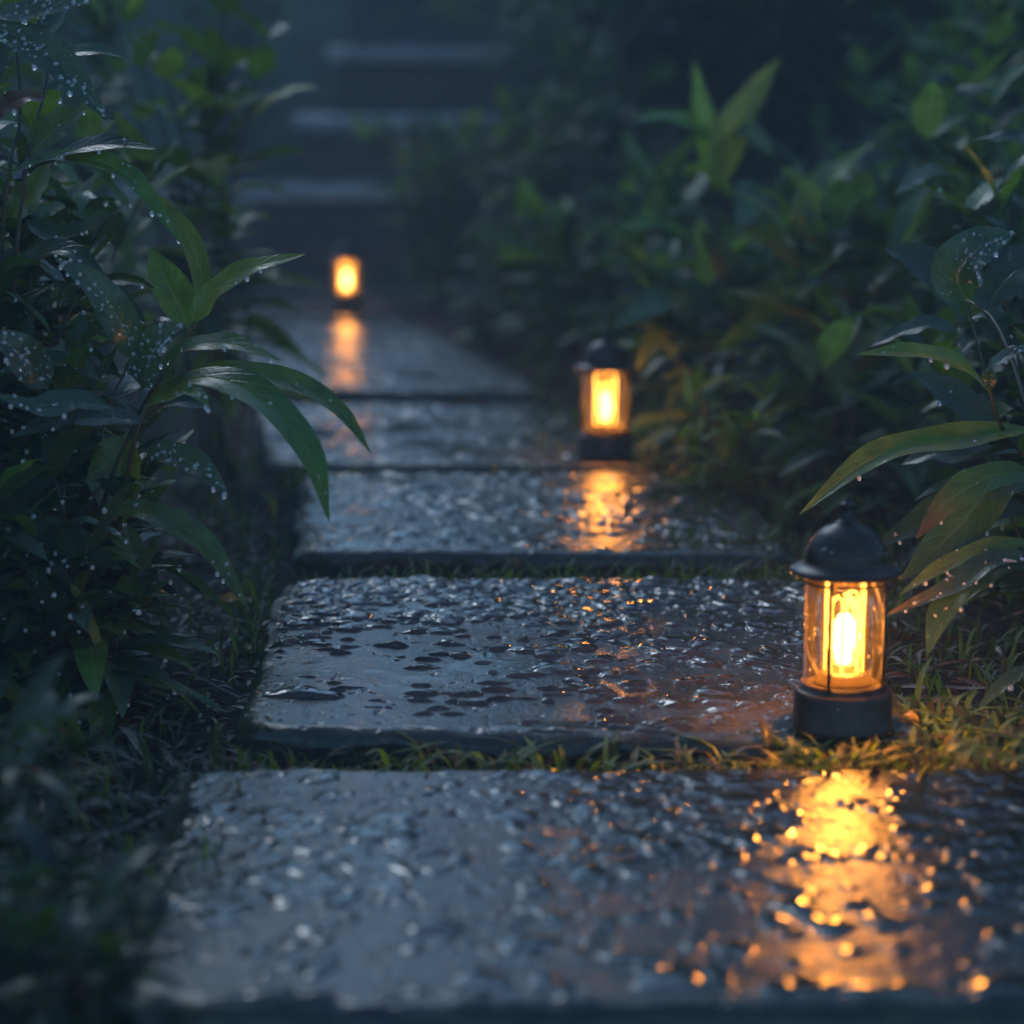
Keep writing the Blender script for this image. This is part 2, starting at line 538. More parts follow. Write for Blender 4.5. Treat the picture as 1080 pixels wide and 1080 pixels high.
    pts[..., 1] += np.where(t < .5, -1, 1) * cyy * k
    luv = np.stack([wet, np.zeros_like(wet), np.zeros_like(wet)], -1).reshape(-1, 3)
    org = np.array([pts[..., 0].mean(), pts[..., 1].mean(), 0])
    tone = np.array([1, 1, 1]) * r_.uniform(.82, 1.12) * np.array([r_.uniform(.97, 1.06), 1, r_.uniform(.94, 1.03)])
    stain = (1 - .35 * np.clip(fbm(x * 4, y * 4, seed + 120, 4) * 2.2, 0, 1))[..., None]
    moss = np.clip((.055 - d) / .05 + .9 * fbm(x * 22, y * 22, seed + 130, 4) - .35, 0, .85)[..., None]
    colr = (tone * stain * (1 - moss) + np.array([.62, .86, .34]) * moss).reshape(-1, 3)
    b = MB()
    b.grid(pts - org, colr, luv=luv)
    # sides
    ring = np.concatenate([pts[0, :], pts[1:, -1], pts[-1, -2::-1], pts[-2:0:-1, 0]])
    rows = [ring]
    for kz in (.25, .5, .75, 1.0):
        rr_ = ring.copy(); rr_[:, 2] = ring[:, 2] * (1 - kz) - thick * kz
        rr_[:, :2] += (.0025 * vnoise(ring[:, 0] * 50 + kz * 9, ring[:, 1] * 50 + kz * 5, seed + 80))[:, None]
        rows.append(rr_)
    b.grid(np.stack(rows)[:, ::-1] - org, wrap=True)
    o = b.build("stepping_stone", M['stone'], loc=org)
    return tag(o, label, "stepping stone", "flagstones of the garden path")


def quad(bl, fl, fr, br):
    return [G(*bl), G(*fl), G(*fr), G(*br)]


make_slab(quad((178, 806), (122, 1062), (1262, 1062), (1126, 806)), .0014, .075, 101, 5200,
          "wide wet flagstone nearest the viewer, catching the long golden lamp reflection", amp=.5, film=-.22, bead=.5, fine=.36, grad=-.5)
make_slab(quad((296, 608), (248, 768), (1000, 786), (862, 608)), .0010, .075, 202, 9500,
          "rain-beaded flagstone in sharp focus with the nearest lantern on its corner", film=.05, fine=.5)
make_slab(quad((316, 497), (306, 582), (846, 584), (770, 497)), .0018, .08, 303, 3000,
          "wet flagstone directly behind the sharply focused one, lit by the second lantern", film=.0, bead=.7)
make_slab(quad((268, 424), (286, 489), (704, 491), (618, 424)), .0028, .08, 404, 900,
          "flagstone on whose right front corner the middle lantern stands", film=.05, bead=.7)
make_slab(quad((208, 340), (224, 411), (580, 412), (446, 340)), .0032, .08, 505, 700,
          "far flagstone mirroring the blurred lantern in front of the steps", film=-.2, amp=1.5)
make_slab(quad((196, 296), (204, 335), (440, 335), (385, 296)), .008, .08, 606, 0,
          "farthest flagstone, carrying the small blurred lantern", film=.3)


# ------------------------------------------------------------------ lanterns
ICO = None


def ico():
    global ICO
    if ICO is None:
        import bmesh
        bm = bmesh.new()
        bmesh.ops.create_icosphere(bm, subdivisions=2, radius=1)
        bm.verts.ensure_lookup_table()
        ICO = (np.array([v.co[:] for v in bm.verts]), np.array([[v.index for v in f.verts] for f in bm.faces]))
        bm.free()
    return ICO


def make_lantern():
    root = empty("garden_lantern", (0, 0, 0))
    b = MB()
    b.lathe([(0, 0), (.0435, 0), (.0440, .002), (.0440, .005), (.0428, .007), (.0420, .030), (.0412, .0335), (.0395, .0352), (.0375, .0356),
             (.0372, .0385), (.0355, .0392), (0, .0392)], 64)
    b.build("base", M['metal'], root)
    b = MB()
    b.lathe([(.0335, .0392), (.0345, .0392), (.0345, .1375), (.0335, .1375)], 64)
    b.build("glass", M['glass'], root)
    b = MB()   # thin rings and uprights that cage the glass
    for z in (.0405, .1295):
        a = np.linspace(0, 2 * np.pi, 64, endpoint=False)
        b.tube(np.stack([.0356 * np.cos(a), .0356 * np.sin(a), np.full(64, z)], -1), .0011, 8, closed=True)
    for ang in (-118, -28, 62, 152):
        x, y = .0358 * math.cos(R(ang)), .0358 * math.sin(R(ang))
        b.tube([(x, y, .037), (x, y, .09), (x, y, .139)], .0016, 8)
    b.build("cage", M['metal'], root)
    b = MB()
    b.lathe([(0, .1370), (.0440, .1362), (.0468, .1366), (.0478, .1385), (.0470, .1402), (.0420, .1425), (.0362, .1450), (.0352, .1475), (.0352, .1500),
             (.0340, .1560), (.0310, .1630), (.0262, .1700), (.0195, .1755), (.0115, .1785), (.0100, .1800), (0, .1800)], 64)
    rf = b.build("roof", M['metal'], root)
    b = MB()
    b.lathe([(.0098, .1785), (.0098, .1808), (.0082, .1816), (.0070, .1822), (.0066, .1930), (.0072, .1945), (.0066, .1962), (.0045, .1972), (.0022, .1990), (.0014, .2025), (0, .2030)], 32)
    b.build("finial", M['metal'], rf)
    bulb = MB()  # stepped holder inside
    bulb.lathe([(0, .0393), (.0245, .0393), (.0250, .0440), (.0215, .0452), (.0215, .0490), (.0195, .0500), (0, .0500)], 40, c=(.035, .022, .010))
    bulb.build("lamp_holder", M['brass'], root)
    b = MB()
    b.lathe([(.0196, .0501), (.0202, .0501), (.0202, .1270), (.0196, .1290), (.0120, .1310), (.0, .1315)], 48)
    b.build("inner_tube", M['inner'], root)
    b = MB()   # glowing core
    b.lathe([(0, .057), (.0045, .0573), (.0062, .0590), (.0064, .063), (.0064, .096), (.0060, .0985), (.0040, .1002), (0, .1006)], 24)
    b.build("bulb", M['flame'], root)
    for k in range(4):
        a = R(45 + 90 * k + 12)
        c, s_ = math.cos(a), math.sin(a)
        tx, ty = -s_, c
        b = MB()
        rr, hw = .0152, .0050
        path = []
        for (e, z) in [(-hw, .0505), (-hw, .075), (-hw, .100), (-hw, .113)]:
            path.append((rr * c + tx * e, rr * s_ + ty * e, z))
        for j in range(1, 8):
            th = math.pi * j / 8
            path.append((rr * c - tx * hw * math.cos(th), rr * s_ - ty * hw * math.cos(th), .113 + .0045 * math.sin(th)))
        for (e, z) in [(hw, .113), (hw, .100), (hw, .075), (hw, .0505)]:
            path.append((rr * c + tx * e, rr * s_ + ty * e, z))
        b.tube(path, .0012, 8)
        b.build("filament", M['filament'], root)
    rr_ = np.random.default_rng(77)
    V, Fc = ico()
    wb = MB()
    for k in range(150):      # rain standing on the roof and hanging from its brim
        a = rr_.uniform(0, 6.28)
        q = rr_.random()
        if q < .62:
            e = rr_.uniform(.15, 1.3); rad = .0352; p = np.array([rad * math.cos(e) * math.cos(a), rad * math.cos(e) * math.sin(a), .1475 + .030 * math.sin(e)])
        elif q < .88:
            rad = rr_.uniform(.039, .0465); p = np.array([rad * math.cos(a), rad * math.sin(a), .1412])
        else:
            p = np.array([.0462 * math.cos(a), .0462 * math.sin(a), .1358])
        wb.add(p + V * (.0005 + .0011 * rr_.random() ** 2), [Fc])
    for k in range(60):       # and on the foot and the pane
        a = rr_.uniform(0, 6.28)
        if rr_.random() < .5: p = np.array([.0345 * math.cos(a), .0345 * math.sin(a), rr_.uniform(.045, .13)])
        else: p = np.array([.0424 * math.cos(a), .0424 * math.sin(a), rr_.uniform(.008, .032)])
        wb.add(p + V * (.0004 + .0007 * rr_.random() ** 2), [Fc])
    wo_ = wb.build("rain_drops", M['water'], root); wo_["kind"] = "stuff"
    ld = bpy.data.lights.new("lamp_light", 'POINT')
    ld.energy = LAMP_W
    ld.color = (1.0, .38, .065)
    ld.shadow_soft_size = .019
    lo = bpy.data.objects.new("lamp_light", ld)
    COL.objects.link(lo); lo.parent = root; lo.location = (0, 0, .085)
    return root


LAMP_W = 5.0
lantern = make_lantern()


def kids(o):
    return [c for c in bpy.data.objects if c.parent == o]


def copy_tree(o, parent=None):
    ch = kids(o)
    c = o.copy(); COL.objects.link(c)
    if parent is not None: c.parent = parent
    for k in ch: copy_tree(k, c)
    return c


GL = "black dome-roofed lanterns along the path"
spots = [((888, 769), 0, "large sharp black dome lantern glowing at the right edge of the path beside grass"),
         ((638, 482), .4, "half blurred black lantern standing between the other two on the middle stones"),
         ((366, 326), .9, "small blurred glowing lantern standing farthest off, before the stone steps")]
for k, (p, rz, lab) in enumerate(spots):
    o = lantern if k == 0 else copy_tree(lantern)
    g = G(*p)
    o.location = (g[0], g[1], 0.0015)
    o.rotation_euler.z = rz
    if k:      # the two farther lamps burn lower
        for c in kids(o):
            if c.type == 'LIGHT':
                c.data = c.data.copy(); c.data.energy = LAMP_W * (.42, .42)[k - 1]
    tag(o, lab, "lantern", GL)


# ------------------------------------------------------------------ stairs
def make_stairs():
    zc0 = 7.9
    y0 = P(290, 200, zc0)[1]
    root = empty("stone_stairs", (-.7, y0, -.05))
    zt = [P(300, yy, zc0 + .34 * k)[2] for k, yy in enumerate((196, 122, 50, -22, -90))]
    zb = -.12
    for k, z in enumerate(zt):
        y = y0 + .34 * k
        xa, xb = (-1.34, -.76, -.66, -.62, -.6)[k], (-.36, .0, -.03, -.05, -.06)[k]
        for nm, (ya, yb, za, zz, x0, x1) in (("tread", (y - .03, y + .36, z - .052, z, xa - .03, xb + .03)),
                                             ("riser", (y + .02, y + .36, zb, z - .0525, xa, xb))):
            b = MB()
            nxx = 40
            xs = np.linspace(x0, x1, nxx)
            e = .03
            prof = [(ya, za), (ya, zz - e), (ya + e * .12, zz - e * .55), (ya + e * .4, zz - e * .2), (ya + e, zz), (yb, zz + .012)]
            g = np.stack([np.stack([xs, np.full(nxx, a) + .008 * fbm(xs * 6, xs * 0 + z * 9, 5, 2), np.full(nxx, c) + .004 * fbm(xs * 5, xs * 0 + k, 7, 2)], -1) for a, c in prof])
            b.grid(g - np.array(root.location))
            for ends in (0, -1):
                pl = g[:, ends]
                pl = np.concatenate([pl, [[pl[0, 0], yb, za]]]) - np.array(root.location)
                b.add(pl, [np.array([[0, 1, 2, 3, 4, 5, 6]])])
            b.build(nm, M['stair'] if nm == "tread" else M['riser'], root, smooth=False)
            zb = z - .08
    tag(root, "blurred stone steps with pale treads climbing behind the far lantern", "steps")


M['riser'] = mat_stone("dark_riser_stone", dark=.6, wet=False)  # darker and rougher stone than the treads
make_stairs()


# ------------------------------------------------------------------ leaves and plants
def leaf(B, pts, width, hint, col, nl=14, fold=.22, wav=.05, shape=(.8, .85), tipc=None, seed=0):
    c = spline(pts, nl + 1)
    t = np.linspace(0, 1, nl + 1)
    tan = nrm(np.gradient(c, axis=0))
    side = nrm(np.cross(tan, np.asarray(hint, float)))
    nor = np.cross(side, tan)
    wv = width * (np.sin(np.pi * t ** shape[0]) ** shape[1]) * np.clip(t / .12, .12, 1)
    wv[-1] = 0; wv = np.maximum(wv, width * .03)
    us = np.array([-1, -.55, -.05, .05, .55, 1.0])
    fo = np.abs(us)
    ph = seed * 2.1
    ripple = wav * width * np.sin(t[:, None] * 17 + us[None] * 2 + ph) * fo[None] ** 2
    pos = c[:, None] + side[:, None] * (us[None, :, None] * (wv[:, None, None] / 2) * math.cos(fold)) \
        + nor[:, None] * ((fo[None] * wv[:, None] / 2 * math.sin(fold) + ripple * (wv / max(width, 1e-6))[:, None])[..., None])
    col = np.asarray(col, float)
    cc = np.tile(col, ((nl + 1) * 6, 1))
    if tipc is not None:
        k = np.repeat(np.clip((t - .55) / .4, 0, 1), 6)[:, None]
        cc = cc * (1 - k) + np.asarray(tipc) * k
    luv = np.stack([np.tile(us, nl + 1), np.repeat(t, 6), np.full((nl + 1) * 6, seed % 1.0)], -1)
    B.grid(pos, cc, luv)
    return pos, nor


def dew(B, pos, nor, n, r_, rmin=.00045, rmax=.0026, edge=0):
    """round rain drops on a leaf blade; a few hang from its lower edge"""
    V, Fc = ico()
    nl = pos.shape[0] - 1
    for k in range(n + edge):
        hang = k >= n
        i = r_.uniform(.12, .97) * nl; j = r_.uniform(.1, 4.9)
        if hang: j = 4.99 if pos[:, -1, 2].mean() < pos[:, 0, 2].mean() else .01; i = r_.uniform(.4, 1) * nl * .99
        i0, j0 = int(i), int(j); fi, fj = i - i0, j - j0
        p = (pos[i0, j0] * (1 - fi) + pos[i0 + 1, j0] * fi) * (1 - fj) + (pos[i0, j0 + 1] * (1 - fi) + pos[i0 + 1, j0 + 1] * fi) * fj
        rad = rmin + (rmax - rmin) * r_.random() ** 3.0
        nn = nor[i0]
        if hang:
            rad = r_.uniform(.0014, .0026)
            B.add(p + V * rad * np.array([1, 1, 1.25]) - np.array([0, 0, rad * .8]), [Fc])
        else:
            sgn = 1 if nn[2] >= 0 else -1
            vv = V - nn * ((V @ nn)[:, None]) * .35
            B.add(p + vv * rad + nn * sgn * rad * .35, [Fc])


GREEN = (.060, .128, .024)
FRESH = (.095, .175, .024)
DEEP = (.024, .056, .020)
BLUE = (.034, .074, .042)
YEL = (.16, .13, .015)
BRN = (.11, .045, .012)


def hero_plant(name, label, cat, group, base, stems, leaves, seed, z0, dewy=1.0, extra=None):
    r_ = np.random.default_rng(seed)
    root = empty(name, base)
    bs = np.array(base)
    sb = MB()
    for st in stems:
        c = spline([P(*q) if len(q) == 3 and q[2] > .5 else np.array(q) for q in st], 22)
        sb.tube(c - bs, np.linspace(.0034, .0014, 22), 8, c=(.022, .03, .012))
    fb, db = MB(), MB()
    yl = MB(); ny = 0
    for k, (pp, z1, z2, wpx, col, nd, *more) in enumerate(leaves):
        tipc = more[0] if more else None
        n_ = len(pp)
        zs = np.linspace(z1, z2, n_)
        pts = np.array([P(a, c_, zz) for (a, c_), zz in zip(pp, zs)]) - bs
        wid = wpx * (z1 + z2) / 2 / F
        hint = np.array([r_.uniform(-.3, .3), -.55, .82]) if nd < 60 else np.array([r_.uniform(-.25, .1), -.85, .6])
        col = np.array(col) * r_.uniform(.85, 1.15, 3)
        tgt = fb
        if tipc is not None: tgt = yl; ny += 1
        pos, nor = leaf(tgt, pts, wid * 1.02, hint, col, nl=22, fold=r_.uniform(.15, .38), wav=.05, tipc=tipc, seed=k + r_.random())
        if nd:
            dew(db, pos, nor, int(nd * dewy), r_, edge=2 if nd > 5 else 1)
    if extra: extra(fb, sb, db, bs, r_)
    sb.build("stem", M['stem'], root)
    fb.build("foliage", M['leaf'], root)
    if ny:
        yo = yl.build("fading_leaf" if ny == 1 else "fading_leaves", M['leaf'], root)
        yo["label"] = "yellow-brown fading leaves"
    if db.n:
        d_ = db.build("dew_drops", M['water'], root); d_["kind"] = "stuff"
    return tag(root, label, cat, group)


def grow(fb, sb, o, r_, height, nstem, ll, lw, spacing, cols, lean=.35, droop=.35, whorl=2, db=None, nl=8, nd=0, crown_from=.25, elev=(.9, -.1)):
    """stems rising from o with paired lance leaves"""
    for s in range(nstem):
        az = r_.uniform(0, 2 * np.pi); hh = height * r_.uniform(.65, 1.05)
        out = np.array([math.cos(az), math.sin(az), 0]) * hh * lean * r_.uniform(.3, 1.1)
        bend = np.array([r_.uniform(-.06, .06), r_.uniform(-.06, .06), 0]) * hh
        st = np.array([r_.uniform(-.03, .03), r_.uniform(-.03, .03), 0]) + np.asarray(o)
        c = spline([st, st + out * .25 + bend + [0, 0, hh * .45], st + out * .6 + [0, 0, hh * .8], st + out + [0, 0, hh]], 16)
        sb.tube(c, np.linspace(.0036, .0013, 16) * (height / .5) ** .5, 6, c=(.022, .028, .012))
        nn = max(3, int(hh / spacing))
        ph = r_.uniform(0, 6.28)
        for k in range(nn + 1):
            u = crown_from + (1 - crown_from) * k / nn
            i = u * 15; i0 = min(int(i), 14); p = c[i0] * (1 - (i - i0)) + c[i0 + 1] * (i - i0)
            for w_ in range(whorl if k < nn else whorl + 1):
                a = ph + k * 2.2 + w_ * 2 * np.pi / (whorl if k < nn else whorl + 1) + r_.uniform(-.4, .4)
                e = elev[1] + (elev[0] - elev[1]) * u ** 1.5 + r_.uniform(-.25, .3)
                L_ = ll * r_.uniform(.6, 1.15) * (1.05 - .35 * abs(u - .6))
                d = np.array([math.cos(a) * math.cos(e), math.sin(a) * math.cos(e), math.sin(e)])
                dr = droop * r_.uniform(.4, 1.3)
                ss = np.array([0, .35, .7, 1.0])
                pts = p + d * (ss * L_)[:, None] - np.array([0, 0, 1.0]) * (ss ** 2 * dr * L_)[:, None]
                col = np.array(cols[r_.integers(len(cols))]) * r_.uniform(.7, 1.3)
                hint = np.array([r_.uniform(-.3, .3), r_.uniform(-.3, .3), 1.0]) + d * -.2
                if abs(d[2]) > .9: hint = np.array([math.cos(a), math.sin(a), .3])
                pos, nor = leaf(fb, pts, lw * r_.uniform(.75, 1.2) * (L_ / ll) ** .5, hint, col, nl=nl, fold=r_.uniform(.1, .4), seed=k + r_.random())
                if db is not None and nd and r_.random() < .6:
                    dew(db, pos, nor, nd, r_, edge=1)


def plant(name, label, cat, group, px, py_or_none, zc, height, seed, nstem=5, ll=.14, lw=.038, spacing=.07, cols=(GREEN, DEEP, BLUE), mat='leaf_far', nd=0, nl=8, **kw):
    r_ = np.random.default_rng(seed)
    x = (px - 540) * zc / F
    y = zc * math.cos(PITCH)
    z = float(ground_z(x, y)) - .01
    root = empty(name, (x, y, z))
    fb, sb, db = MB(), MB(), MB()
    grow(fb, sb, (0, 0, 0), r_, height, nstem, ll, lw, spacing, cols, db=db, nl=nl, nd=nd, **kw)
    sb.build("stem", M['stem'], root)
    fb.build("foliage", M[mat], root)
    if db.n:
        d_ = db.build("dew_drops", M['water'], root); d_["kind"] = "stuff"
    return tag(root, label, cat, group)


# --- left foreground shrub, in focus
zl = 2.15
gl = G(95, 730, SOIL)
LEFT = [
    ([(203, 345), (225, 308), (265, 283), (322, 268)], zl, zl - .03, 34, FRESH, 8),
    ([(208, 335), (213, 292), (192, 240), (148, 192)], zl, zl + .05, 24, FRESH, 3),
    ([(160, 398), (195, 368), (240, 362), (296, 380)], zl, zl - .08, 34, GREEN, 14),
    ([(170, 415), (230, 392), (310, 405), (360, 435), (391, 478)], zl, zl - .10, 32, GREEN, 16),
    ([(150, 425), (215, 398), (275, 420), (325, 475), (347, 550)], zl, zl - .14, 46, GREEN, 14),
    ([(145, 385), (130, 345), (100, 302), (58, 273)], zl - .02, zl - .08, 40, BLUE, 90),
    ([(150, 412), (158, 380), (172, 358), (198, 344)], zl - .04, zl - .08, 46, BLUE, 110),
    ([(120, 430), (80, 422), (40, 430), (-8, 416)], zl - .05, zl - .12, 36, BLUE, 10),
    ([(148, 474), (185, 480), (215, 495), (241, 524)], zl - .02, zl - .10, 30, BLUE, 70),
    ([(95, 548), (150, 540), (215, 573), (262, 642)], zl - .02, zl - .12, 32, GREEN, 22),
    ([(135, 455), (128, 485), (125, 520), (128, 556)], zl + .03, zl + .03, 66, FRESH, 3),
    ([(160, 445), (110, 440), (60, 444), (10, 462)], zl - .02, zl - .10, 34, BLUE, 8),
    ([(200, 350), (190, 322), (172, 290), (158, 262)], zl + .12, zl + .16, 42, FRESH, 0),
    ([(-5, 585), (40, 582), (90, 588), (128, 600)], zl - .06, zl - .1, 52, BLUE, 40),
    ([(72, 610), (88, 640), (102, 675), (108, 708)], zl - .08, zl - .1, 12, YEL, 2, (.25, .12, .02)),
    ([(110, 405), (75, 385), (35, 385), (-8, 398)], zl, zl - .05, 34, DEEP, 8),
    ([(52, 412), (32, 385), (10, 365), (-20, 352)], zl - .06, zl - .1, 46, BLUE, 110),
    ([(150, 440), (170, 425), (215, 425), (240, 440)], zl + .08, zl + .1, 36, DEEP, 0),
    ([(150, 430), (180, 420), (205, 415), (222, 432)], zl - .04, zl - .1, 24, GREEN, 20),
    ([(110, 470), (75, 480), (40, 500), (20, 540)], zl + .03, zl, 44, DEEP, 4),
    ([(60, 500), (40, 520), (10, 530), (-20, 560)], zl, zl - .05, 44, DEEP, 4),
]


def left_extra(fb, sb, db, bs, r_):
    for (px, zc, hh, ns) in ((70, 2.25, .32, 7), (0, 2.18, .38, 7), (-60, 2.05, .3, 5), (120, 2.3, .20, 8), (40, 2.1, .19, 8), (105, 2.1, .13, 7), (75, 2.12, .24, 6), (10, 2.05, .14, 6)):
        g = G(px, 125 + 2400 * (H - SOIL) / zc, SOIL)
        grow(fb, sb, g - bs, r_, hh, ns, .12, .032, .05, (DEEP, BLUE, GREEN), lean=.4, droop=.5, db=db, nd=3, nl=10)


hero_plant("shrub", "low dew-covered shrub on the left, its long leaves arching towards the stones", "shrub", "leafy plants left of the path", tuple(gl),
           [[gl, (118, 600, zl + .04), (140, 470, zl), (170, 395, zl), (203, 345, zl), (212, 318, zl)],
            [gl, (96, 620, zl + .05), (112, 520, zl + .02), (150, 430, zl), (165, 405, zl - .02)],
            [gl, (80, 640, zl + .06), (66, 520, zl + .04), (58, 410, zl - .03), (30, 388, zl - .06)]], LEFT, 5, zl, extra=left_extra)

zu = 2.17
gu = G(-15, 700, SOIL)
UPL = [
    ([(-20, 25), (25, 42), (70, 75), (113, 127)], zu - .03, zu - .1, 44, BLUE, 120),
    ([(-20, 14), (25, 14), (60, 8), (96, 2)], zu - .03, zu - .08, 28, BLUE, 60),
    ([(8, 182), (60, 163), (110, 152), (166, 157)], zu, zu - .05, 36, DEEP, 8),
    ([(8, 182), (70, 166), (135, 186), (192, 258)], zu, zu - .08, 28, GREEN, 20),
    ([(30, 165), (52, 142), (72, 126), (92, 113)], zu + .05, zu + .05, 46, GREEN, 4),
    ([(30, 80), (70, 58), (105, 54), (138, 62)], zu + .15, zu + .12, 26, BLUE, 16),
    ([(0, 245), (20, 222), (38, 198), (52, 170)], zu + .12, zu + .12, 56, FRESH, 0),
    ([(50, 105), (28, 102), (8, 112), (-15, 132)], zu - .02, zu - .05, 28, BRN, 2, (.09, .035, .012)),
    ([(10, 60), (40, 40), (60, 20), (75, -15)], zu + .06, zu + .06, 40, DEEP, 4),
    ([(25, 230), (60, 250), (95, 240), (120, 225)], zu + .1, zu + .06, 34, DEEP, 6),
    ([(0, 300), (40, 270), (75, 265), (110, 290)], zu + .05, zu, 34, DEEP, 6),
]


def up_extra(fb, sb, db, bs, r_):
    for (px, zc, hh, ns) in ((-40, 2.3, .64, 7), (-120, 2.2, .68, 7), (20, 2.45, .56, 8), (60, 2.5, .44, 7), (-10, 2.25, .46, 6)):
        g = G(px, 125 + 2400 * (H - SOIL) / zc, SOIL)
        grow(fb, sb, g - bs, r_, hh, ns, .12, .034, .06, (DEEP, BLUE, GREEN), lean=.22, droop=.4, db=db, nd=3, nl=10)


hero_plant("shrub", "tall dark shrub with dew-beaded leaves at the upper left corner", "shrub", "leafy plants left of the path", tuple(gu),
           [[gu, (-5, 480, zu + .06), (0, 300, zu + .03), (8, 185, zu), (22, 120, zu), (15, 30, zu)],
            [gu, (5, 420, zu + .08), (18, 260, zu + .06), (30, 160, zu + .05), (50, 80, zu + .1), (40, 20, zu + .06)]], UPL, 6, zu, extra=up_extra)

# --- right foreground plant
zr = 2.19
gr = G(1150, 690, SOIL)
RIGHT = [
    ([(1100, 452), (1025, 462), (925, 482), (843, 543)], zr, zr - .03, 42, FRESH, 3),
    ([(1100, 498), (1045, 503), (1002, 528), (966, 568)], zr - .04, zr - .08, 38, GREEN, 3, (.10, .055, .014)),
    ([(1110, 505), (1050, 512), (1010, 558), (950, 612)], zr, zr - .03, 56, BLUE, 4),
    ([(1100, 572), (1045, 577), (990, 600), (948, 628)], zr - .05, zr - .1, 24, FRESH, 10),
    ([(1100, 588), (1050, 592), (1000, 622), (934, 649)], zr - .08, zr - .13, 30, BLUE, 26, (.11, .075, .018)),
    ([(1090, 595), (1040, 604), (996, 645), (978, 692)], zr - .08, zr - .14, 44, BLUE, 8),
    ([(1100, 540), (1010, 536), (965, 555), (922, 578)], zr + .06, zr + .02, 44, BLUE, 3),
    ([(1018, 318), (1010, 292), (1030, 264), (1072, 246)], zr - .04, zr - .1, 60, BLUE, 150),
    ([(1004, 312), (985, 290), (962, 272), (932, 262)], zr + .25, zr + .3, 48, BLUE, 0),
    ([(1045, 415), (1010, 385), (962, 372), (903, 374)], zr - .02, zr - .1, 30, FRESH, 6),
    ([(1045, 415), (1040, 396), (1058, 378), (1098, 362)], zr - .05, zr - .12, 26, BLUE, 50),
    ([(1010, 352), (985, 343), (952, 350), (916, 366)], zr + .2, zr + .25, 28, BLUE, 0),
    ([(1060, 458), (1022, 432), (990, 408), (958, 392)], zr + .03, zr + .06, 46, BLUE, 2),
    ([(1110, 152), (1080, 148), (1050, 146), (1025, 148)], zr + .2, zr + .25, 34, DEEP, 0),
    ([(1095, 700), (1072, 712), (1052, 728), (1030, 750)], zr - .1, zr - .14, 18, BLUE, 6),
    ([(1060, 330), (1045, 320), (1065, 290), (1100, 270)], zr + .1, zr + .15, 44, DEEP, 0),
    ([(1040, 300), (1060, 300), (1085, 310), (1110, 330)], zr + .15, zr + .2, 50, BLUE, 0),
    ([(1050, 470), (1020, 480), (985, 478), (950, 490)], zr + .15, zr + .2, 40, DEEP, 0),
    ([(1070, 430), (1050, 440), (1010, 445), (975, 440)], zr + .2, zr + .25, 44, GREEN, 0),
]


def right_extra(fb, sb, db, bs, r_):
    for (px, zc, hh, ns) in ((1190, 2.35, .42, 8), (1120, 2.6, .46, 8), (1290, 2.2, .45, 6), (1230, 2.6, .55, 7), (1060, 2.7, .26, 7), (1110, 2.4, .2, 6)):
        g = G(px, 125 + 2400 * (H - SOIL) / zc, SOIL)
        grow(fb, sb, g - bs, r_, hh, ns, .13, .036, .06, (DEEP, BLUE, GREEN), lean=.35, droop=.45, db=db, nd=2, nl=10)


hero_plant("shrub", "broad-leaved plant overhanging the nearest lantern, with one brown fading leaf", "shrub", "leafy plants right of the path", tuple(gr),
           [[gr, (1130, 600, zr + .05), (1095, 500, zr + .02), (1060, 458, zr), (1042, 405, zr - .03), (1020, 320, zr - .03)],
            [gr, (1150, 600, zr + .05), (1115, 540, zr), (1090, 450, zr), (1050, 340, zr + .12), (1000, 308, zr + .25)],
            [gr, (1140, 640, zr + .02), (1110, 590, zr - .05), (1090, 575, zr - .07)],
            [gr, (1130, 690, zr - .02), (1095, 700, zr - .1)],
            [gr, (1160, 450, 2.2), (1140, 250, 2.25), (1105, 150, 2.25)]], RIGHT, 8, zr, extra=right_extra)

